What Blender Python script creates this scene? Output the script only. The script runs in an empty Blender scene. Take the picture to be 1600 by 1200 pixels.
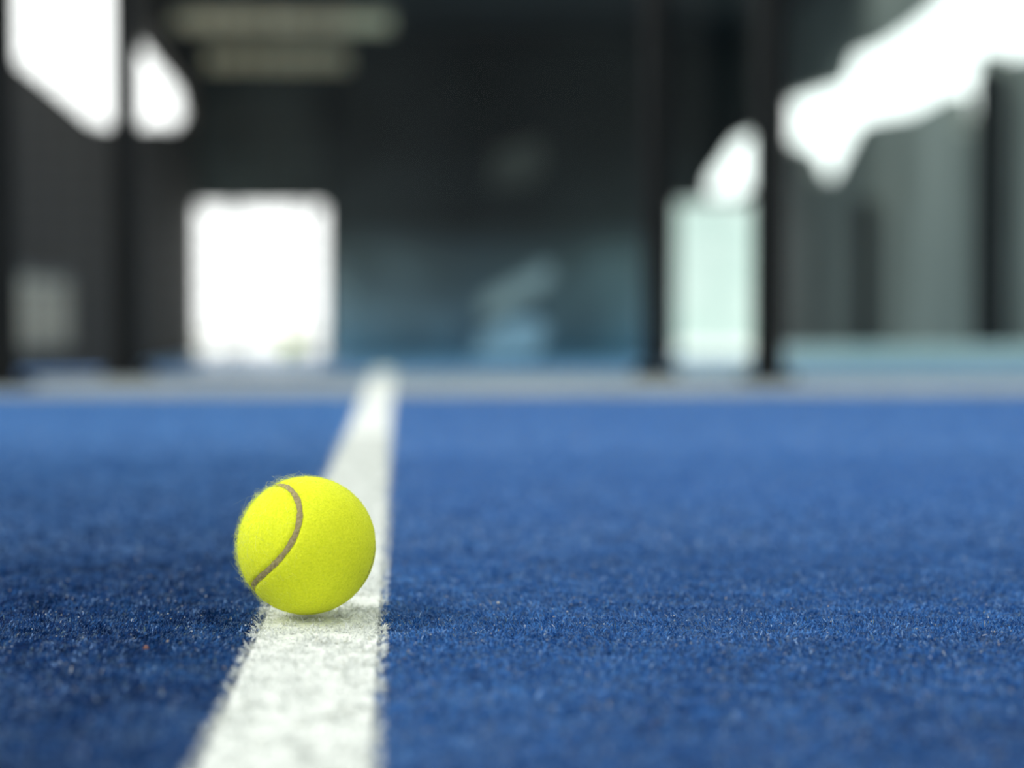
import bpy, bmesh, math
import numpy as np
from mathutils import Vector, Matrix
from mathutils.geometry import tessellate_polygon

rng = np.random.default_rng(7)
scene = bpy.context.scene
COL = scene.collection

# ------------------------------------------------------------------ camera
FPX = 2800.0
YAW = math.atan(180 / FPX)
PIT = math.atan(102 / FPX)
CAM = Vector((0, 0, 0.1406))
FW = Vector((math.sin(YAW) * math.cos(PIT), math.cos(YAW) * math.cos(PIT), -math.sin(PIT)))
RT = Vector((math.cos(YAW), -math.sin(YAW), 0))
UP = RT.cross(FW)
cam_d = bpy.data.cameras.new('camera')
cam = bpy.data.objects.new('camera', cam_d)
COL.objects.link(cam)
cam.matrix_world = Matrix(((RT.x, UP.x, -FW.x, CAM.x), (RT.y, UP.y, -FW.y, CAM.y),
                           (RT.z, UP.z, -FW.z, CAM.z), (0, 0, 0, 1)))
cam_d.sensor_width = 36
cam_d.lens = 63
cam_d.clip_start = 0.02
cam_d.clip_end = 300
cam_d.dof.use_dof = True
cam_d.dof.focus_distance = 0.833
cam_d.dof.aperture_fstop = 3.3
cam_d.dof.aperture_blades = 0
scene.camera = cam


def ray(x, y):
    return FW + RT * ((x - 800) / FPX) + UP * ((600 - y) / FPX)


def on_y(x, y, Y):
    r = ray(x, y)
    return CAM + r * (Y / r.y)


def on_x(x, y, X):
    r = ray(x, y)
    return CAM + r * (X / r.x)


def on_z(x, y, Z):
    r = ray(x, y)
    return CAM + r * ((Z - CAM.z) / r.z)


# ------------------------------------------------------------------ materials
class NT:
    def __init__(s, name):
        s.m = bpy.data.materials.new(name)
        s.m.use_nodes = True
        s.t = s.m.node_tree
        s.t.nodes.clear()
        s.out = s.t.nodes.new('ShaderNodeOutputMaterial')

    def n(s, typ, **kw):
        nd = s.t.nodes.new('ShaderNode' + typ)
        for k, v in kw.items():
            if k in nd.inputs:
                nd.inputs[k].default_value = v
            else:
                setattr(nd, k, v)
        return nd

    def l(s, a, b):
        s.t.links.new(a, b)

    def ramp(s, fac, stops):
        r = s.n('ValToRGB')
        e = r.color_ramp.elements
        while len(e) < len(stops):
            e.new(0.5)
        for el, (p, c) in zip(e, stops):
            el.position = p
            el.color = (*c, 1)
        s.l(fac, r.inputs[0])
        return r.outputs[0]

    def noise(s, scale, detail=4.0, rough=0.55, stretch=None):
        tc = s.n('TexCoord')
        nz = s.n('TexNoise', Scale=scale, Detail=detail, Roughness=rough)
        if stretch:
            mp = s.n('Mapping')
            mp.inputs['Scale'].default_value = stretch
            s.l(tc.outputs['Object'], mp.inputs[0])
            s.l(mp.outputs[0], nz.inputs['Vector'])
        else:
            s.l(tc.outputs['Object'], nz.inputs['Vector'])
        return nz.outputs['Fac']


def mat_noise(name, c0, c1, scale, rough=0.7, stretch=None, metallic=0.0, bump=0.0, lo=.3, hi=.7, spec=.5):
    k = NT(name)
    f = k.noise(scale, stretch=stretch)
    p = k.n('BsdfPrincipled', Roughness=rough, Metallic=metallic)
    p.inputs['Specular IOR Level'].default_value = spec
    k.l(k.ramp(f, [(lo, c0), (hi, c1)]), p.inputs['Base Color'])
    if bump:
        b = k.n('Bump', Strength=bump, Distance=0.002)
        k.l(f, b.inputs['Height'])
        k.l(b.outputs[0], p.inputs['Normal'])
    k.l(p.outputs[0], k.out.inputs[0])
    return k.m


def mat_attr(name, rough=0.55, trans=0.25, spec=0.4):
    """colour from the mesh's own per-fibre colours, slightly translucent plastic"""
    k = NT(name)
    a = k.n('Attribute', attribute_name='tint')
    p = k.n('BsdfPrincipled', Roughness=rough)
    p.inputs['Specular IOR Level'].default_value = spec
    k.l(a.outputs['Color'], p.inputs['Base Color'])
    if trans:
        tr = k.n('BsdfTranslucent')
        k.l(a.outputs['Color'], tr.inputs[0])
        mx = k.n('MixShader', Fac=trans)
        k.l(p.outputs[0], mx.inputs[1])
        k.l(tr.outputs[0], mx.inputs[2])
        k.l(mx.outputs[0], k.out.inputs[0])
    else:
        k.l(p.outputs[0], k.out.inputs[0])
    return k.m


# ------------------------------------------------------------------ object helpers
def tag(o, label=None, cat=None, group=None, kind=None):
    for k, v in (('label', label), ('category', cat), ('group', group), ('kind', kind)):
        if v:
            o[k] = v
    return o


def link(name, me, mat, parent=None, smooth=False):
    o = bpy.data.objects.new(name, me)
    COL.objects.link(o)
    if mat:
        me.materials.append(mat)
    if smooth:
        me.polygons.foreach_set('use_smooth', np.ones(len(me.polygons), dtype=bool))
    if parent:
        o.parent = parent
        o.matrix_parent_inverse = Matrix.Translation(-parent.location)
    return o


def mesh_np(name, V, F, mat, parent=None, tint=None, smooth=False):
    me = bpy.data.meshes.new(name)
    V = np.asarray(V, dtype=np.float32)
    F = np.asarray(F, dtype=np.int32)
    k = F.shape[1]
    me.vertices.add(len(V))
    me.vertices.foreach_set('co', V.ravel())
    me.loops.add(F.size)
    me.loops.foreach_set('vertex_index', F.ravel())
    me.polygons.add(len(F))
    me.polygons.foreach_set('loop_start', np.arange(0, F.size, k, dtype=np.int32))
    me.update(calc_edges=True)
    if tint is not None:
        ca = me.color_attributes.new('tint', 'FLOAT_COLOR', 'POINT')
        c4 = np.ones((len(V), 4), dtype=np.float32)
        c4[:, :3] = tint
        ca.data.foreach_set('color', c4.ravel())
    return link(name, me, mat, parent, smooth)


class MB:
    def __init__(s):
        s.bm = bmesh.new()

    def box(s, x0, x1, y0, y1, z0, z1, bev=0.0):
        r = bmesh.ops.create_cube(s.bm, size=1)
        vs = r['verts']
        for v in vs:
            v.co = Vector((x0 + (v.co.x + .5) * (x1 - x0), y0 + (v.co.y + .5) * (y1 - y0), z0 + (v.co.z + .5) * (z1 - z0)))
        if bev:
            es = list({e for v in vs for e in v.link_edges})
            bmesh.ops.bevel(s.bm, geom=es, offset=bev, segments=3, affect='EDGES', profile=.5)
        return s

    def rod(s, a, b, r, n=6):
        a, b = Vector(a), Vector(b)
        d = (b - a)
        q = Vector((0, 0, 1)).rotation_difference(d.normalized()).to_matrix().to_4x4()
        bmesh.ops.create_cone(s.bm, cap_ends=True, segments=n, radius1=r, radius2=r, depth=d.length,
                              matrix=Matrix.Translation((a + b) / 2) @ q)
        return s

    def poly(s, pts):
        s.bm.faces.new([s.bm.verts.new(p) for p in pts])
        return s

    def prism(s, pts, off):
        off = Vector(off)
        a = [s.bm.verts.new(p) for p in pts]
        b = [s.bm.verts.new(Vector(p) + off) for p in pts]
        s.bm.faces.new(a)
        s.bm.faces.new(b[::-1])
        for i in range(len(a)):
            j = (i + 1) % len(a)
            s.bm.faces.new((a[j], a[i], b[i], b[j]))
        return s

    def build(s, name, mat, parent=None, smooth=False):
        bmesh.ops.recalc_face_normals(s.bm, faces=s.bm.faces[:])
        me = bpy.data.meshes.new(name)
        s.bm.to_mesh(me)
        s.bm.free()
        return link(name, me, mat, parent, smooth)


def empty(name, loc, label, cat, group=None):
    o = bpy.data.objects.new(name, None)
    COL.objects.link(o)
    o.location = loc
    o.empty_display_size = .1
    return tag(o, label, cat, group)


def wall_holes(name, outer, holes, off, mat):
    """flat wall slab with polygon openings; outer/holes are lists of 3D points, off the thickness vector"""
    loops = [[Vector(p) for p in outer]] + [[Vector(p) for p in h] for h in holes]
    flat = [p for lp in loops for p in lp]
    tris = tessellate_polygon(loops)
    bm = bmesh.new()
    off = Vector(off)
    A = [bm.verts.new(p) for p in flat]
    B = [bm.verts.new(p + off) for p in flat]
    for t in tris:
        bm.faces.new([A[i] for i in t])
        bm.faces.new([B[i] for i in reversed(t)])
    k = 0
    for lp in loops:
        n = len(lp)
        for i in range(n):
            j = (i + 1) % n
            bm.faces.new((A[k + i], A[k + j], B[k + j], B[k + i]))
        k += n
    bmesh.ops.recalc_face_normals(bm, faces=bm.faces[:])
    me = bpy.data.meshes.new(name)
    bm.to_mesh(me)
    bm.free()
    return tag(link(name, me, mat), kind='structure')


# ------------------------------------------------------------------ light
w = bpy.data.worlds.new('sky')
scene.world = w
w.use_nodes = True
wt = w.node_tree
wt.nodes.clear()
wo = wt.nodes.new('ShaderNodeOutputWorld')
bg = wt.nodes.new('ShaderNodeBackground')
tc = wt.nodes.new('ShaderNodeTexCoord')
dp = wt.nodes.new('ShaderNodeVectorMath')
dp.operation = 'DOT_PRODUCT'
SKYDIR = Vector((-0.62, -0.25, 0.74)).normalized()
dp.inputs[1].default_value = SKYDIR
mr = wt.nodes.new('ShaderNodeMapRange')
mr.inputs['From Min'].default_value = -0.5
mr.inputs['From Max'].default_value = 1.0
mr.inputs['To Min'].default_value = 1.05
mr.inputs['To Max'].default_value = 1.45
wt.links.new(tc.outputs['Generated'], dp.inputs[0])
wt.links.new(dp.outputs['Value'], mr.inputs['Value'])
# hazy bright sky low down beyond the hall
dq = wt.nodes.new('ShaderNodeVectorMath')
dq.operation = 'DOT_PRODUCT'
dq.inputs[1].default_value = (0.03, 0.99, 0.10)
mq = wt.nodes.new('ShaderNodeMapRange')
mq.interpolation_type = 'SMOOTHSTEP'
mq.inputs['From Min'].default_value = 0.84
mq.inputs['From Max'].default_value = 0.95
mq.inputs['To Max'].default_value = 0.95
ad = wt.nodes.new('ShaderNodeMath')
wt.links.new(tc.outputs['Generated'], dq.inputs[0])
wt.links.new(dq.outputs['Value'], mq.inputs['Value'])
wt.links.new(mr.outputs[0], ad.inputs[0])
wt.links.new(mq.outputs[0], ad.inputs[1])
wt.links.new(ad.outputs[0], bg.inputs['Strength'])
bg.inputs['Color'].default_value = (0.955, 0.985, 0.965, 1)
wt.links.new(bg.outputs[0], wo.inputs[0])
# hazy sun, high on the left
sd = bpy.data.lights.new('hazy_sun', 'SUN')
sd.energy = 1.7
sd.angle = math.radians(28)
sd.color = (1, 0.98, 0.93)
so = bpy.data.objects.new('hazy_sun', sd)
COL.objects.link(so)
so.location = (-4, -2, 8)
so.rotation_euler = Vector((-0.85, -0.12, 0.72)).to_track_quat('Z', 'Y').to_euler()

scene.view_settings.view_transform = 'Standard'
scene.view_settings.look = 'None'
scene.view_settings.exposure = 0.0

# ------------------------------------------------------------------ the court
L0, L1 = on_z(411.5, 955, 0), on_z(597, 955, 0)
LX0, LX1 = L0.x, L1.x            # edges of the white line
YG = 4.0                         # side glass plane
YF = 26.5                        # far wall of the hall behind
ZH = on_y(620, 556, YF).z        # hall floor, lower than the court slab

k = NT('turf_backing')
f1 = k.noise(9, 5)
f2 = k.noise(900, 3)
f3 = k.noise(1.7, 3)
c1 = k.ramp(f1, [(.3, (.022, .12, .36)), (.7, (.04, .17, .46))])
c3 = k.ramp(f3, [(.35, (0, 0, 0)), (.7, (.36, .36, .36))])
mx = k.n('Mix', data_type='RGBA', blend_type='MIX')
k.l(c3, mx.inputs[0])
k.l(c1, mx.inputs[6])
mx.inputs[7].default_value = (.10, .22, .44, 1)
p = k.n('BsdfPrincipled', Roughness=.85)
p.inputs['Sheen Weight'].default_value = .25
p.inputs['Sheen Roughness'].default_value = .5
p.inputs['Sheen Tint'].default_value = (.12, .17, .24, 1)
# near backing darkened for shade between fibres, far side kept lighter for grazing sheen
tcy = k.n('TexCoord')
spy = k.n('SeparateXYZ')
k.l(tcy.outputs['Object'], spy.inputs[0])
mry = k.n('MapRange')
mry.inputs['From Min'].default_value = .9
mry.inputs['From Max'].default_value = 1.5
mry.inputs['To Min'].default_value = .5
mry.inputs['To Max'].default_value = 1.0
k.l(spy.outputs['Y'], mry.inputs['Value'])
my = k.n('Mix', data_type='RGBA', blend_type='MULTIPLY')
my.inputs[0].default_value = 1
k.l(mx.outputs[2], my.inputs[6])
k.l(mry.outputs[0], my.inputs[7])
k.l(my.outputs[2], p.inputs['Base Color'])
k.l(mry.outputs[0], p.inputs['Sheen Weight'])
b = k.n('Bump', Strength=.8, Distance=.002)
k.l(f2, b.inputs['Height'])
k.l(b.outputs[0], p.inputs['Normal'])
k.l(p.outputs[0], k.out.inputs[0])
M_turf = k.m
floor = MB().box(-6, 6, -4, 5.0, ZH - .05, -.0035).build('floor', M_turf)
tag(floor, kind='structure')

M_attr = mat_attr('turf_fibre', rough=.45, trans=.15, spec=.22)
M_dark = mat_attr('dark_turf_fibre', rough=.6, trans=.1, spec=.07)
M_white = mat_attr('white_fibre', rough=.6, trans=.3, spec=.3)


def blades(x, y, L, wd, lean_dir, lean, z0):
    """one curved leaf of fibre per point: three cross sections, two quads"""
    n = len(x)
    a = lean_dir
    hx, hy = np.cos(a), np.sin(a)
    # width axis: roughly across the lean, with twist
    tw = a + np.pi / 2 + rng.normal(0, .7, n)
    wx, wy = np.cos(tw), np.sin(tw)
    V = np.zeros((n, 3, 2, 3), dtype=np.float32)
    ang = lean * np.array([[.35], [.8], [1.25]])
    px, pz = np.zeros(n), np.zeros(n)
    cen = []
    for i in range(3):
        if i:
            th = np.clip(ang[i], 0, 1.75)
            px = px + np.sin(th) * L * .5
            pz = pz + np.cos(th) * L * .5
        cen.append((px.copy(), pz.copy()))
    tap = (.75, 1.0, .45)
    for i in range(3):
        cx, cz = cen[i]
        for s in (0, 1):
            sg = (-.5, .5)[s] * wd * tap[i]
            V[:, i, s, 0] = x + hx * cx + wx * sg
            V[:, i, s, 1] = y + hy * cx + wy * sg
            V[:, i, s, 2] = z0 + cz + rng.normal(0, .12, n) * wd
    base = np.arange(n)[:, None] * 6
    F = np.concatenate([base + np.array([0, 1, 3, 2]), base + np.array([2, 3, 5, 4])], 0)
    return V.reshape(-1, 3), F


def field(y0, y1, dens, scale, xl, xr, kind):
    """random roots inside the camera's widening view (with margin)"""
    w0 = .42 * y1 + .12
    n = int(dens * 1e6 * (y1 - y0) * (2 * w0))
    y = rng.uniform(y0, y1, n)
    x = rng.uniform(-w0, w0, n) + y * .0643
    ok = (np.abs(x - y * .0643) < .31 * y + .10)
    if kind == 'left':
        ok &= x < LX0 + rng.normal(0, .0006, n)
    elif kind == 'right':
        ok &= x > LX1 + rng.normal(0, .0006, n)
    return x[ok], y[ok]


def vnoise(x, y, s, seed):
    """cheap smooth value noise"""
    r = np.random.default_rng(seed)
    g = r.random((128, 128))
    u, v = x * s, y * s
    iu, iv = np.floor(u).astype(int), np.floor(v).astype(int)
    fu, fv = u - iu, v - iv
    fu, fv = fu * fu * (3 - 2 * fu), fv * fv * (3 - 2 * fv)
    G = lambda a, c: g[a % 128, c % 128]
    return (G(iu, iv) * (1 - fu) + G(iu + 1, iv) * fu) * (1 - fv) + (G(iu, iv + 1) * (1 - fu) + G(iu + 1, iv + 1) * fu) * fv


def pile(kind):
    Vs, Fs, Ts, off = [], [], [], 0
    for (y0, y1, dens, sc) in ((.44, 1.10, 1.15, 1.0), (1.10, 1.9, .30, 1.7), (1.9, 3.35, .07, 3.0)):
        x, y = field(y0, y1, dens, sc, 0, 0, kind)
        n = len(x)
        tuft = vnoise(x, y, 130, 3)
        big = vnoise(x, y, 22, 5) * .6 + vnoise(x, y, 7, 9) * .4
        L = rng.uniform(.0016, .0034, n) * sc ** .5 * (.50 + .9 * tuft)
        wd = rng.uniform(.00030, .00058, n) * sc
        if kind == 'left':
            a = rng.normal(.35, 1.0, n)
        else:
            a = rng.normal(-1.9, 1.2, n)
        a = a + (vnoise(x, y, 90, 11) - .5) * 4
        lean = np.clip(rng.normal(1.05, .35, n), .1, 1.6)
        V, F = blades(x, y, L, wd, a, lean, -.0036 + .0016 * vnoise(x, y, 210, 31))
        # fibre colour: several blues, a few sun-bleached, dusty or greenish fibres
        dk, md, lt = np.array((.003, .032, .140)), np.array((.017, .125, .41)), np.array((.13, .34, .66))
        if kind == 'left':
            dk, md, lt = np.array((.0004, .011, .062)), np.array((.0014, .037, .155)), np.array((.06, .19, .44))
        u = np.clip(rng.normal(.47, .27, n) + (big - .5) * .6 + (vnoise(x, y, 300, 41) - .5) * .5, 0, 1)[:, None]
        T = np.where(u < .5, dk + (md - dk) * u * 2, md + (lt - md) * np.clip(u - .5, 0, 1) * .9)
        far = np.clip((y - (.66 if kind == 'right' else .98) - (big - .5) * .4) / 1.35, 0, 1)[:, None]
        T = T * (1 - far * .75) + np.array((.095, .255, .55)) * far * .75  # far fibres tinted lighter, grazing sheen put into their colour
        q = rng.random(n)
        T[q < .035] = (.30, .45, .68) if kind == 'right' else (.20, .34, .62)
        T[(q > .03) & (q < .042)] = (.13, .20, .22)
        T[(q > .042) & (q < .045)] = (.45, .48, .50)
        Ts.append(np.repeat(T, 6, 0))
        Vs.append(V)
        Fs.append(F + off)
        off += len(V)
    return np.concatenate(Vs), np.concatenate(Fs), np.concatenate(Ts)


for kd, lab in (('left', 'dark blue artificial turf pile left of the white line'),
                ('right', 'mid blue artificial turf pile right of the white line')):
    V, F, T = pile(kd)
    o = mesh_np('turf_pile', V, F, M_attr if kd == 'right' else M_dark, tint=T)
    tag(o, lab, 'artificial turf', kind='stuff')

# sand left in the pile
def grains(n, pos, size, cols, name):
    ico = bmesh.new()
    bmesh.ops.create_icosphere(ico, subdivisions=1, radius=1)
    bv = np.array([v.co[:] for v in ico.verts])
    ico.verts.index_update()
    bf = np.array([[v.index for v in f.verts] for f in ico.faces])
    ico.free()
    V, F, T = [], [], []
    for i in range(n):
        s = size[i]
        V.append(bv * s * rng.uniform(.7, 1.2, 3) + pos[i])
        F.append(bf + i * len(bv))
        T.append(np.repeat(cols[i][None], len(bv), 0))
    return mesh_np(name, np.concatenate(V), np.concatenate(F), M_sand, tint=np.concatenate(T))


M_sand = mat_attr('sand_grain', rough=.7, trans=0)
n = 1500
gy = .5 + 1.1 * rng.random(n) ** 1.3
gx = rng.uniform(-1, 1, n) * (.31 * gy) + gy * .0643
ok = ~((gx > LX0 - .004) & (gx < LX1 + .004) & (gy < .9))
gx, gy = gx[ok], gy[ok]
n = len(gx)
cc = np.where(rng.random(n)[:, None] < .8, np.array((.36, .40, .46))[None], np.array((.40, .36, .30))[None]) * rng.uniform(.5, 1.15, (n, 1))
o = grains(n, np.stack([gx, gy, rng.uniform(-.0012, .0004, n)], 1), rng.uniform(.00022, .0005, n), cc, 'sand_grains')
tag(o, 'pale sand grains scattered in the blue turf pile', 'sand', kind='stuff')
# the two single bits that show clearly
for px, py, r_, c_, nm, lab, ct in ((778, 942, .0008, (.62, .60, .50), 'pebble', 'tiny cream pebble on the blue turf right of the ball', 'pebble'),
                                    (228, 1012, .0011, (.30, .12, .07), 'leaf_crumb', 'tiny rust brown crumb on the dark blue turf left of the line', 'crumb')):
    q = on_z(px, py, .0)
    bm = bmesh.new()
    bmesh.ops.create_icosphere(bm, subdivisions=2, radius=r_)
    for v in bm.verts:
        v.co = v.co * (1 + .25 * math.sin(v.co.x * 3000 + v.co.z * 1700))
        v.co.z *= .7
    me = bpy.data.meshes.new(nm)
    bm.to_mesh(me)
    bm.free()
    o = link(nm, me, mat_noise(nm, c_, tuple(x * .7 for x in c_), 900), smooth=True)
    o.location = q
    tag(o, lab, ct)

# ------------------------------------------------------------------ the white line
M_wbase = mat_noise('white_backing', (.60, .63, .60), (.80, .83, .79), 260, rough=.8, bump=.6)
line = empty('court_line', ((LX0 + LX1) / 2, 1.6, 0), 'white line inlaid in the blue turf, running under the ball to the glass', 'court line')
MB().box(LX0 + .0018, LX1 - .0018, -.5, 4.98, -.006, -.0018).build('line_backing', M_wbase, line)
Vs, Fs, Ts, off = [], [], [], 0
for (y0, y1, dens, sc) in ((.40, 1.15, 1.4, 1.0), (1.15, 2.2, .30, 1.7)):
    n = int(dens * 1e6 * (LX1 - LX0) * (y1 - y0))
    y = rng.uniform(y0, y1, n)
    x = rng.uniform(LX0 - .0006, LX1 + .0006, n)
    x += np.sign(x - (LX0 + LX1) / 2) * 0.0016 * (vnoise(x, y, 230, 51) - .5)
    tuft = vnoise(x, y, 160, 21)
    L = rng.uniform(.0022, .0040, n) * sc ** .5 * (.6 + .8 * tuft)
    wd = rng.uniform(.0006, .0012, n) * sc
    a = rng.normal(-1.2, 1.3, n) + (vnoise(x, y, 120, 23) - .5) * 4
    lean = np.clip(rng.normal(1.1, .3, n), .2, 1.6)
    V, F = blades(x, y, L, wd, a, lean, -.0034)
    T = np.array((.725, .755, .73))[None] * rng.uniform(.82, 1.08, (n, 1))
    q = rng.random(n)
    T[q < .05] = (.55, .56, .49)
    Ts.append(np.repeat(T, 6, 0))
    Vs.append(V)
    Fs.append(F + off)
    off += len(V)
# loose tufts spilling over both edges in clumps
for sx, ex in ((-1, LX0), (1, LX1)):
    for yc in np.arange(.45, 1.3, .0042):
        if rng.random() < .45:
            continue
        m = rng.integers(5, 16)
        x = ex + sx * np.abs(rng.normal(.0001, .0006, m))
        y = yc + rng.normal(0, .0010, m)
        a = (0 if sx > 0 else np.pi) + rng.normal(0, .7, m)
        V, F = blades(x, y, rng.uniform(.0025, .0042, m), rng.uniform(.0004, .0008, m), a, np.clip(rng.normal(1.0, .25, m), .3, 1.5), -.0028)
        T = np.array((.80, .835, .80))[None] * rng.uniform(.85, 1.05, (m, 1))
        Ts.append(np.repeat(T, 6, 0))
        Vs.append(V)
        Fs.append(F + off)
        off += len(V)
pl = mesh_np('line_pile', np.concatenate(Vs), np.concatenate(Fs), M_white, line, tint=np.concatenate(Ts))
pl['kind'] = 'stuff'

# ------------------------------------------------------------------ the ball
RB = .0334
DB = .8516
bc = CAM + ray(479.5, 852) * DB
bc.z = RB - .0004
ball = empty('tennis_ball', (bc.x, bc.y, 0), 'fuzzy yellow tennis ball resting on the white line', 'ball')
t = np.linspace(0, 2 * np.pi, 720, endpoint=False)
a_ = .86
b_ = 1 - a_
C = np.stack([a_ * np.cos(t) + b_ * np.cos(3 * t), a_ * np.sin(t) - b_ * np.sin(3 * t), 2 * math.sqrt(a_ * b_) * np.sin(2 * t)], 1)
qw, qx, qy, qz = np.array((0.51087084, -0.17303084, -0.76897137, -0.34315352)) / np.linalg.norm((0.51087084, -0.17303084, -0.76897137, -0.34315352))
Rm = np.array([[1 - 2 * (qy * qy + qz * qz), 2 * (qx * qy - qz * qw), 2 * (qx * qz + qy * qw)],
               [2 * (qx * qy + qz * qw), 1 - 2 * (qx * qx + qz * qz), 2 * (qy * qz - qx * qw)],
               [2 * (qx * qz - qy * qw), 2 * (qy * qz + qx * qw), 1 - 2 * (qx * qx + qy * qy)]])
S = C @ Rm.T
S /= np.linalg.norm(S, axis=1)[:, None]
BC = np.array(bc)


def seam_dist(D):
    out = np.empty(len(D))
    for i in range(0, len(D), 4000):
        out[i:i + 4000] = np.arccos(np.clip((D[i:i + 4000] @ S.T).max(1), -1, 1))
    return out


bm = bmesh.new()
bmesh.ops.create_icosphere(bm, subdivisions=6, radius=1)
D = np.array([v.co[:] for v in bm.verts])
D /= np.linalg.norm(D, axis=1)[:, None]
bm.verts.index_update()
BF = np.array([[v.index for v in f.verts] for f in bm.faces])
bm.free()
sdist = seam_dist(D)
HW = .0014 / RB          # half width of the seam, in radians
R_ = RB - .0008 - .0009 * np.exp(-(sdist / (HW * 1.35)) ** 4)

k = NT('yellow_felt')
f1 = k.noise(900, 6, .7)
f2 = k.noise(90, 3)
col = k.ramp(f1, [(.25, (.63, .69, .016)), (.75, (.87, .91, .045))])
p = k.n('BsdfPrincipled', Roughness=.9)
p.inputs['Specular IOR Level'].default_value = .1
p.inputs['Sheen Weight'].default_value = .25
p.inputs['Sheen Roughness'].default_value = .4
p.inputs['Sheen Tint'].default_value = (.9, 1, .35, 1)
p.inputs['Subsurface Weight'].default_value = .25
p.inputs['Subsurface Radius'].default_value = (.002, .0022, .0004)
p.inputs['Subsurface Scale'].default_value = 1.0
k.l(col, p.inputs['Base Color'])
b = k.n('Bump', Strength=.5, Distance=.0006)
k.l(f1, b.inputs['Height'])
k.l(b.outputs[0], p.inputs['Normal'])
k.l(p.outputs[0], k.out.inputs[0])
M_felt = k.m
mesh_np('felt_cover', BC + D * R_[:, None], BF, M_felt, ball, smooth=True)

# seam ribbon in the groove
tan = np.roll(S, -1, 0) - np.roll(S, 1, 0)
tan /= np.linalg.norm(tan, axis=1)[:, None]
sid = np.cross(S, tan)
wv = 1 + .10 * np.sin(t * 23) + .07 * np.sin(t * 61 + 1)
prof = np.array([-1, -.5, 0, .5, 1])
rows = []
for u in prof:
    d = S + sid * (u * HW * wv)[:, None]
    d /= np.linalg.norm(d, axis=1)[:, None]
    rows.append(BC + d * (RB - .00095 - .00022 * u * u))
V = np.stack(rows, 1).reshape(-1, 3)
n = len(S)
F = []
for i in range(n):
    j = (i + 1) % n
    for q in range(4):
        F.append((i * 5 + q, j * 5 + q, j * 5 + q + 1, i * 5 + q + 1))
M_seam = mat_noise('seam_rubber', (.21, .165, .065), (.36, .30, .15), 700, rough=.8, bump=.4)
o = mesh_np('seam', V, F, M_seam, ball, smooth=True)
o['label'] = 'grey brown curved seam'

# felt fuzz: short curled fibres, plus stray long hairs
M_fuzz = mat_attr('felt_fibre', rough=.9, trans=.45, spec=.1)


def fibres(D, L, wd, tint, curl=.5, lift=.35, tend=None):
    n = len(D)
    r = rng.normal(size=(n, 3))
    if tend is not None:
        r = r * .8 + tend
    tg = r - (r * D).sum(1)[:, None] * D
    tg /= np.linalg.norm(tg, axis=1)[:, None]
    sd_ = np.cross(D, tg)
    side = rng.normal(0, curl, n)[:, None]
    lf = np.clip(rng.normal(lift, .2, n), .03, 1.2)[:, None]
    P, W = [], np.cross(tg, rng.normal(size=(n, 3)))
    W /= np.linalg.norm(W, axis=1)[:, None]
    K = 4
    for i in range(K):
        s = i / (K - 1)
        P.append(D * (RB - .0010) + L[:, None] * (tg * (s * (1 - lf * .4)) + D * (lf * np.sin(s * 1.7) * .8) + sd_ * side * s * s))
    V = np.zeros((n, K, 2, 3), dtype=np.float32)
    for i in range(K):
        ww = wd[:, None] * (1 - .5 * i / (K - 1)) * .5
        V[:, i, 0] = BC + P[i] - W * ww
        V[:, i, 1] = BC + P[i] + W * ww
    base = np.arange(n)[:, None] * (2 * K)
    F = np.concatenate([base + np.array([2 * i, 2 * i + 1, 2 * i + 3, 2 * i + 2]) for i in range(K - 1)], 0)
    return V.reshape(-1, 3), F, np.repeat(tint, 2 * K, 0)


def dirs(n):
    d = rng.normal(size=(n, 3))
    return d / np.linalg.norm(d, axis=1)[:, None]


D1 = dirs(62000)
D1 = D1[seam_dist(D1) > HW * 1.02]
m = len(D1)
T1 = np.array((.85, .91, .05))[None] * rng.uniform(.62, 1.12, (m, 1))
V1, F1, T1 = fibres(D1, rng.uniform(.0007, .0015, m), rng.uniform(.00005, .00012, m), T1, .6, .30)
D2 = dirs(15000)
keep = (D2[:, 0] < rng.uniform(-1.1, 1.0, len(D2))) & (D2[:, 2] > -.8)
D2 = D2[keep]
D2 = D2[seam_dist(D2) > HW * 1.2]
m = len(D2)
T2 = np.array((.78, .86, .16))[None] * rng.uniform(.8, 1.1, (m, 1))
V2, F2, T2 = fibres(D2, rng.uniform(.0011, .0026, m) * (1 + .6 * (D2[:, 0] < -.2)), rng.uniform(.00005, .00009, m), T2, .9, .6)
D3 = dirs(520)
D3 = D3[(D3[:, 0] < .0) & (D3[:, 2] > -.5)][:190]
m = len(D3)
T3 = np.array((.80, .86, .45))[None] * np.ones((m, 1))
V3, F3, T3 = fibres(D3, rng.uniform(.003, .0062, m), np.full(m, .00008), T3, 1.2, .6, np.array((-.6, 0, .3)))
o = mesh_np('felt_fuzz', np.concatenate([V1, V2, V3]), np.concatenate([F1, F2 + len(V1), F3 + len(V1) + len(V2)]), M_fuzz, ball,
            tint=np.concatenate([T1, T2, T3]))
o['kind'] = 'stuff'

# ------------------------------------------------------------------ edge of the court: sill, posts, glass, mesh
M_sill = mat_noise('dusty_sill', (.15, .19, .21), (.29, .33, .34), 6, rough=.8, stretch=(1, 3, 1))
o = MB().box(-6, 6, on_z(800, 619, 0).y, on_z(800, 590, 0).y, -.01, -.0024).build('trim_1', M_sill)
tag(o, kind='structure')

M_post = mat_noise('post_paint', (.004, .005, .005), (.008, .009, .009), 30, rough=.6, spec=.12)
M_base = mat_noise('post_foot', (.003, .004, .005), (.006, .007, .008), 40, rough=.6, spec=.15)


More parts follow.
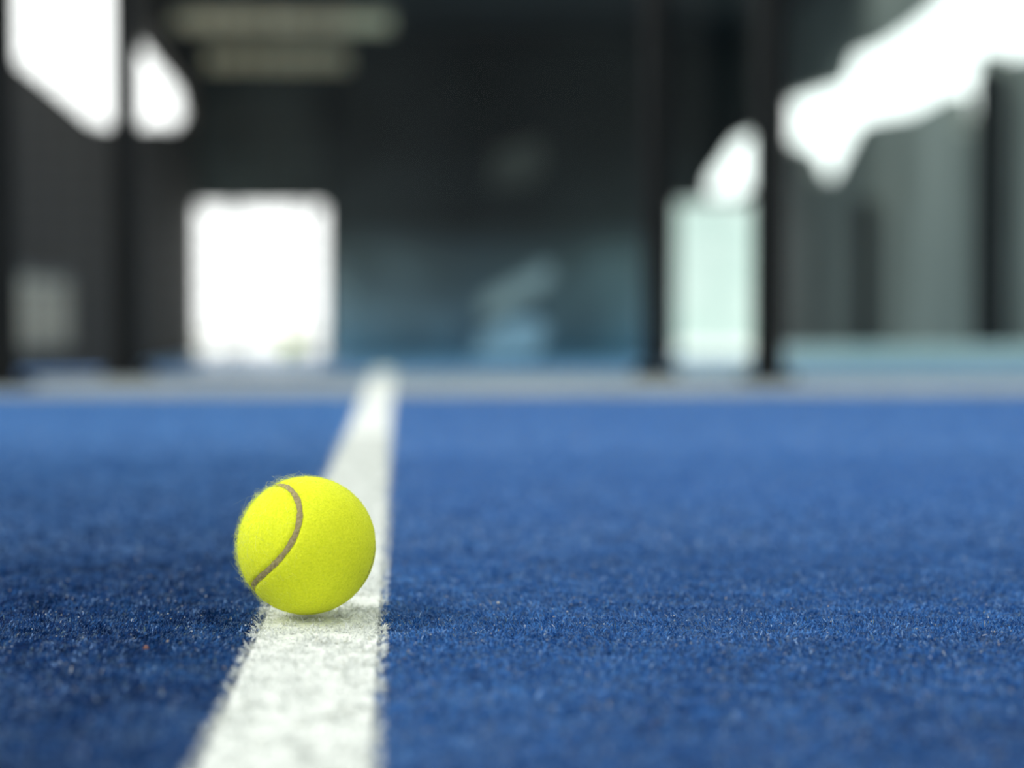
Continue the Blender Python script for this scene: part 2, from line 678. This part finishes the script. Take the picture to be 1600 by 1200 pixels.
def post(px, ybase, Y, wpx, depth, label):
    c = on_y(px, ybase, Y)
    wd = wpx * Y / FPX
    r = empty('fence_post', (c.x, Y, 0), label, 'post', 'black box section posts')
    MB().box(c.x - wd / 2, c.x + wd / 2, Y, Y + depth, .010, 3.0, .006).build('shaft', M_post, r)
    MB().box(c.x - wd * .95, c.x + wd * .95, Y - wd * .3, Y + depth + wd * .3, -.004, .012, .003).build('base_plate', M_base, r)
    for sx in (-1, 1):
        for yy in (Y - wd * .12, Y + depth + wd * .12):
            MB().rod((c.x + sx * wd * .75, yy, .010), (c.x + sx * wd * .75, yy, .022), .009, 6).build('bolt', M_base, r)
    MB().box(c.x - wd / 2 - .003, c.x + wd / 2 + .003, Y - .003, Y + depth + .003, 3.0, 3.012, .003).build('cap', M_base, r)
    return c.x - wd, c.x + wd


p1 = post(-8, 603, 3.75, 52, .08, 'black metal post at the far left edge, its left side out of frame')
p2 = post(196, 590, 4.30, 37, .08, 'thin black metal post left of the bright doorway')
p3 = post(1029, 588, 4.30, 33, .10, 'dark metal post on the left of the narrow right doorway')
p4 = post(1206, 596, 4.0, 40, .10, 'thickest black metal post, right of the narrow right doorway')

# tinted glass panes
k = NT('tinted_glass')
tr = k.n('BsdfTransparent')
tr.inputs[0].default_value = (.88, .965, .945, 1)
gl = k.n('BsdfGlossy', Roughness=.02)
mx = k.n('MixShader', Fac=.006)
k.l(tr.outputs[0], mx.inputs[1])
k.l(gl.outputs[0], mx.inputs[2])
k.l(mx.outputs[0], k.out.inputs[0])
M_glass = k.m
M_clip = mat_noise('clip_steel', (.25, .27, .27), (.4, .42, .42), 60, rough=.35, metallic=.8)


def pane(x0, x1, Y, label):
    r = empty('glass_panel', ((x0 + x1) / 2, Y, 0), label, 'glass panel', 'tinted glass panels of the court wall')
    MB().poly([(x0, Y, .0), (x1, Y, .0), (x1, Y, 3.0), (x0, Y, 3.0)]).build('glass_pane', M_glass, r)
    m = MB()
    m.box(x0, x1, Y - .012, Y + .012, -.003, .004, .001)
    m.build('channel', M_clip, r)
    return r


gx0 = on_y(545, 590, 4.34).x
gx1 = p3[0]
pane(gx0, gx1, 4.34, 'tinted glass panel in the middle, crossed at its foot by the white line')
gx2 = p3[1]
gx3 = on_y(1205, 590, 4.34).x
pane(gx2, gx3, 4.34, 'narrow tinted glass panel between the two right posts')
gx4 = p4[1]
pane(gx4, gx4 + 1.2, 4.05, 'tinted glass panel right of the thickest post')

M_wire = mat_noise('wire', (.012, .013, .013), (.03, .03, .03), 40, rough=.6, spec=.15)


def mesh_panel(x0, x1, Y, label):
    r = empty('mesh_panel', ((x0 + x1) / 2, Y, 0), label, 'mesh fence panel', 'welded mesh panels')
    MB().box(x0, x1, Y - .010, Y + .010, -.002, .005).build('rail', M_post, r)
    MB().box(x0, x1, Y - .010, Y + .010, 2.95, 2.98).build('rail', M_post, r)
    m = MB()
    x = x0 + .025
    while x < x1:
        m.rod((x, Y, .03), (x, Y, 2.96), .0012, 4)
        x += .05
    z = .05
    while z < 2.95:
        m.rod((x0, Y, z), (x1, Y, z), .0012, 4)
        z += .05
    m.build('wire_mesh', M_wire, r)


pm = on_y(191, 590, 4.34).x
mesh_panel(on_y(0, 590, 4.34).x, p2[0], 4.34, 'black welded wire mesh panel between the two left posts')
mesh_panel(p2[1], gx0 - .004, 4.34, 'black welded wire mesh panel in front of the bright doorway')

# ------------------------------------------------------------------ the hall behind
M_hfloor = mat_noise('hall_floor_paint', (.16, .42, .72), (.24, .50, .80), 2, rough=.35)
XL = on_y(310, 300, YF).x
XR = on_y(1192, 300, YF).x
ZC = CAM.z + 4.25
YH = 4.9
o = MB().box(XL - .2, XR + .2, 5.0, YF + .2, ZH - .05, ZH).build('floor.001', M_hfloor)
tag(o, kind='structure')
M_ground = mat_noise('pale_concrete', (.86, .88, .86), (.92, .93, .90), 1.5, rough=.9)
o = MB().poly([(-80, 5.0, ZH - .07), (80, 5.0, ZH - .07), (80, 120, ZH - .07), (-80, 120, ZH - .07)]).build('ground', M_ground)
tag(o, kind='structure')

# far wall: dark cladding above, glass haze and daylight painted as blue-grey band below
k = NT('far_wall')
tcn = k.n('TexCoord')
sp = k.n('SeparateXYZ')
k.l(tcn.outputs['Object'], sp.inputs[0])
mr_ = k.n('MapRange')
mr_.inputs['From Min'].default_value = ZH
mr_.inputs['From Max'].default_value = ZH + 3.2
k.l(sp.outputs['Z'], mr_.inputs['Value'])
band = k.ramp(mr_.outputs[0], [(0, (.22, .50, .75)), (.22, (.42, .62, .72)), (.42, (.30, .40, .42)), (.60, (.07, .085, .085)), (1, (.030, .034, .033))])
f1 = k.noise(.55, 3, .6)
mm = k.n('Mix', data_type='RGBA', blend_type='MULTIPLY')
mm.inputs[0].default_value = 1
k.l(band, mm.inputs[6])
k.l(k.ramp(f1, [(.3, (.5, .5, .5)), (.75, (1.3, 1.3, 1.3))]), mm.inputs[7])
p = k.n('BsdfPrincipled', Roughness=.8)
mrx = k.n('MapRange')  # lighter towards the left: daylight and door glare put into the colour
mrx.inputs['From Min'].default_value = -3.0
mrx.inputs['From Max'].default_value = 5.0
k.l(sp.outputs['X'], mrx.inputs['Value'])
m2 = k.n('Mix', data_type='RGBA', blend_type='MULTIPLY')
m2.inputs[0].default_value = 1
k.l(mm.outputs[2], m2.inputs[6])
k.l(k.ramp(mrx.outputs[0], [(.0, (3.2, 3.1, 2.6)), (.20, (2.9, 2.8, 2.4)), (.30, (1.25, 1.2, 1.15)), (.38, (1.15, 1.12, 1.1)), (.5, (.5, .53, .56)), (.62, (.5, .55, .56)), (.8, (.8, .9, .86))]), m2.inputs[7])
k.l(m2.outputs[2], p.inputs['Base Color'])
k.l(p.outputs[0], k.out.inputs[0])
M_far = k.m
P = lambda pts: [on_y(x, y, YF) for x, y in pts]
holes = [P([(305, 555), (305, 321), (505, 321), (505, 555)]),
         P([(1058, 555), (1058, 316), (1184, 316), (1184, 555)]),
         P([(1108, 306), (1110, 280), (1132, 250), (1150, 222), (1186, 205), (1190, 285), (1160, 300), (1140, 306)])]
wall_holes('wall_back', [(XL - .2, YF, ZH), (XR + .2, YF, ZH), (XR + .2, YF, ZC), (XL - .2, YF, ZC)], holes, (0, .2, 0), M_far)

# doors standing open: frames with thin mullions
M_frame = mat_noise('door_frame', (.05, .055, .055), (.09, .095, .09), 20, rough=.5)


def doorway(name, x0, x1, y0, y1, mull):
    a, c = on_y(x0, y1, YF), on_y(x1, y0, YF)
    m = MB()
    t_ = .05
    m.box(a.x - t_, a.x, YF - .03, YF + .23, ZH, c.z + t_)
    m.box(c.x, c.x + t_, YF - .03, YF + .23, ZH, c.z + t_)
    m.box(a.x, c.x, YF - .03, YF + .23, c.z, c.z + t_)
    r = m.build(name, M_frame)
    tag(r, kind='structure')
    for px, wpx in mull:
        q = MB()
        x = on_y(px, 500, YF).x
        q.box(x - wpx * YF / FPX / 2, x + wpx * YF / FPX / 2, YF + .06, YF + .10, ZH, c.z)
        q.build('mullion', M_frame, r)


doorway('door_1', 305, 505, 321, 555, ((366, 9), (474, 6)))
doorway('door_2', 1058, 1184, 316, 555, ((1120, 2),))

# left wall with its sloping clerestory, right wall with its ragged opening under the eave
M_left = mat_noise('brown_cladding', (.024, .019, .014), (.044, .036, .027), 1.2, rough=.8, stretch=(1, 1, .3))
Lp = lambda pts: [on_x(x, y, XL) for x, y in pts]
holeL = Lp([(-40, 30), (-40, -40), (205, -40), (214, 30), (262, 95), (297, 140), (306, 178), (296, 196), (150, 194), (70, 128), (0, 74)])
wall_holes('wall_left', [(XL, YH, ZH), (XL, YF, ZH), (XL, YF, ZC), (XL, YH, ZC)], [holeL], (-.2, 0, 0), M_left)
M_right = mat_noise('green_grey_sheeting', (.075, .092, .082), (.20, .225, .205), 1.0, rough=.7, stretch=(1, 1.6, .35))
Rp = lambda pts: [on_x(x, y, XR) for x, y in pts]
holeR = Rp([(1216, 160), (1300, 130), (1312, 88), (1352, 72), (1398, 40), (1440, 4), (1470, -40), (1680, -40), (1680, 70), (1600, 88), (1576, 90),
            (1566, 112), (1556, 122), (1544, 112), (1538, 80), (1528, 80), (1526, 196), (1510, 212), (1492, 196), (1482, 146), (1424, 178), (1365, 186), (1342, 196),
            (1304, 272), (1286, 292), (1268, 272), (1252, 236), (1216, 222)])
wall_holes('wall_right', [(XR, YH, ZH), (XR, YF, ZH), (XR, YF, ZC), (XR, YH, ZC)], [holeR], (.2, 0, 0), M_right)

M_ceil = mat_noise('dark_roof', (.020, .024, .024), (.035, .04, .04), 1.2, rough=.8)
o = MB().box(XL - .2, XR + .2, 20.5, YF + .2, ZC, ZC + .15).build('ceiling', M_ceil)
tag(o, kind='structure')

# ribbed tan roof sheets hanging under the dark roof, top left
M_rib = mat_noise('tan_sheet', (.62, .52, .33), (.95, .84, .58), 3, rough=.6)


def ribbed(px0, px1, py, hgt, Y, label):
    a, c = on_y(px0, py, Y), on_y(px1, py, Y)
    h = hgt * Y / FPX
    r = empty('ribbed_beam', ((a.x + c.x) / 2, Y, a.z), label, 'ribbed beam', 'ribbed tan beams under the roof')
    m = MB()
    n_ = 44
    st = (c.x - a.x) / n_
    pts = []
    for i in range(n_ + 1):
        pts.append((a.x + i * st, Y - (.05 if i % 2 else 0)))
    for i in range(n_):
        (xa, ya), (xb, yb) = pts[i], pts[i + 1]
        m.poly([(xa, ya, a.z - h / 2), (xb, yb, a.z - h / 2), (xb, yb - .12, a.z + h / 2), (xa, ya - .12, a.z + h / 2)])
    m.build('ribbed_sheet', M_rib, r)
    MB().box(a.x, c.x, Y + .02, Y + .10, a.z - h / 2 - .02, a.z - h / 2 + .02).build('lower_rail', M_ceil, r)


ribbed(270, 610, 33, 24, 22.5, 'tan ribbed beam under the dark roof, at the top edge')
ribbed(320, 545, 94, 26, 25.0, 'tan ribbed beam under the dark roof, lower of the two')

# steel columns along the right wall
M_col = mat_noise('column_steel', (.006, .009, .010), (.012, .016, .018), 4, rough=.7, spec=.15)


def column(px, pyt, wpx, label):
    q = on_x(px, 400, XR - .25)
    Y = q.y
    wd = wpx * Y / FPX
    top = on_y(px, pyt, Y).z
    r = empty('steel_column', (q.x, Y, ZH), label, 'column', 'dark steel columns')
    m = MB()
    m.box(q.x - wd / 2, q.x + wd / 2, Y - .10, Y - .08, ZH, top)
    m.box(q.x - wd / 2, q.x + wd / 2, Y + .08, Y + .10, ZH, top)
    m.box(q.x - .01, q.x + .01, Y - .08, Y + .08, ZH, top)
    m.build('web_and_flanges', M_col, r)
    MB().box(q.x - wd * .7, q.x + wd * .7, Y - .16, Y + .16, ZH, ZH + .03).build('foot_plate', M_col, r)


column(1352, 312, 30, 'short dark steel column against the green-grey wall')
column(1547, 112, 46, 'tall dark steel column near the right edge')

# pale kerb along the foot of the right wall
M_kerb = mat_noise('pale_teal_kerb', (.30, .42, .43), (.38, .49, .50), 2, rough=.8)
ka, kb = on_y(1226, 541, 6.0), on_y(1900, 541, 6.0)
kr = MB().box(ka.x, kb.x, 6.0, 6.2, ZH, ka.z, .02).build('low_barrier', M_kerb)
tag(kr, 'pale teal low barrier behind the right hand glass', 'barrier')

# dim things deep in the hall
M_tan = mat_noise('tan_board', (.36, .32, .25), (.48, .44, .35), 2, rough=.7)
a, c = on_x(20, 540, XL + .05), on_x(108, 425, XL + .05)
r = empty('notice_board', (XL + .05, (a.y + c.y) / 2, ZH), 'dim pale tan board low on the brown left wall, by the left posts', 'board')
zz0, zz1 = on_x(60, 540, XL + .05).z, on_x(60, 432, XL + .05).z
MB().box(XL + .01, XL + .05, a.y, c.y, zz0, zz1, .01).build('board', M_tan, r)
m = MB()
m.box(XL + .01, XL + .07, a.y - .06, a.y, zz0 - .06, zz1 + .06)
m.box(XL + .01, XL + .07, c.y, c.y + .06, zz0 - .06, zz1 + .06)
m.box(XL + .01, XL + .07, a.y, c.y, zz1, zz1 + .06)
m.box(XL + .01, XL + .07, a.y, c.y, zz0 - .06, zz0)
m.build('board_frame', M_frame, r)

M_dim = mat_noise('dim_panel', (.09, .095, .08), (.12, .125, .105), 3, rough=.7)
a = [on_y(x, y, YF - .06) for x, y in ((768, 290), (772, 238), (846, 214), (850, 262), (826, 288))]
o = MB().prism(a, (0, .05, 0)).build('wall_panel', M_dim)
tag(o, 'dim grey-brown panel high on the dark far wall', 'panel')

M_pale = mat_noise('pale_blue_cover', (.28, .38, .40), (.36, .45, .46), 2, rough=.8)
Yb = 22.0
a = [on_y(x, y, Yb) for x, y in ((752, 492), (752, 468), (852, 412), (868, 424), (846, 452), (772, 494))]
b2 = [on_y(x, y, Yb - .8) for x, y in ((742, 562), (752, 528), (800, 498), (846, 500), (856, 520), (836, 562))]
r = empty('covered_ramp', (on_y(800, 560, Yb).x, Yb - .4, ZH), 'pale blue slanted board leaning over a covered bundle behind the middle glass', 'equipment')
MB().prism(a, (0, .1, 0)).build('slanted_board', M_pale, r)
m = MB().prism(b2, (0, .7, 0))
bmesh.ops.bevel(m.bm, geom=m.bm.edges[:], offset=.03, segments=2, affect='EDGES')
m.build('covered_bundle', mat_noise('bundle_cloth', (.27, .44, .55), (.34, .50, .60), 4, rough=.85), r)
for px in (770, 840):
    q1 = on_y(px, 470, Yb + .12)
    MB().rod((q1.x, Yb + .12, ZH), (q1.x, Yb + .12, q1.z), .025, 8).build('support', M_col, r)

# yellow-green shrub outside the left doorway
k = NT('lime_leaf')
tl = k.n('BsdfTranslucent')
df = k.n('BsdfDiffuse')
lc = k.ramp(k.noise(6), [(.3, (.50, .66, .03)), (.7, (.85, .92, .16))])
k.l(lc, tl.inputs[0])
k.l(lc, df.inputs[0])
mx = k.n('MixShader', Fac=.5)
k.l(df.outputs[0], mx.inputs[1])
k.l(tl.outputs[0], mx.inputs[2])
k.l(mx.outputs[0], k.out.inputs[0])
M_leaf = k.m
# pale screen added to dim the sky seen through the narrow right doorway
M_scr = mat_noise('pale_screen', (.70, .84, .80), (.86, .95, .92), 1.2, rough=.8, stretch=(1, 1, 2))
ys = YF + 5
e0, e1 = on_y(1030, 318, ys), on_y(1215, 318, ys)
r = empty('dimming_screen', ((e0.x + e1.x) / 2, ys, ZH - .07), 'pale teal screen added outside to dim the sky in the narrow right doorway', 'screen')
MB().box(e0.x, e1.x, ys, ys + .05, ZH + .1, e0.z).build('screen_sheet', M_scr, r)
for ex in (e0.x + .1, e1.x - .1):
    MB().box(ex - .04, ex + .04, ys + .051, ys + .13, ZH - .07, e0.z).build('screen_post', M_frame, r)

M_stem = mat_noise('shrub_stem', (.06, .05, .03), (.10, .08, .05), 9, rough=.8)
Ys = YF + 1.2
sc_ = on_y(455, 545, Ys)
r = empty('shrub', (sc_.x, Ys, ZH - .07), 'small yellow-green shrub outside the left doorway', 'shrub')
for i in range(7):
    an = i * .9
    MB().rod((sc_.x, Ys, ZH - .07), (sc_.x + .16 * math.cos(an), Ys + .16 * math.sin(an), ZH + .24), .008, 5).build('stem', M_stem, r)
n = 260
d = dirs(n)
pos = np.array((sc_.x, Ys, ZH + .20)) + d * np.array((.17, .17, .19)) * rng.uniform(.4, 1, (n, 1))
V, F = [], []
for i in range(n):
    u = rng.normal(size=3)
    u /= np.linalg.norm(u)
    v = np.cross(u, d[i])
    v /= np.linalg.norm(v)
    V += [pos[i] - u * .05, pos[i] + v * .02, pos[i] + u * .05, pos[i] - v * .02]
    F.append([4 * i, 4 * i + 1, 4 * i + 2, 4 * i + 3])
mesh_np('foliage', V, F, M_leaf, r)
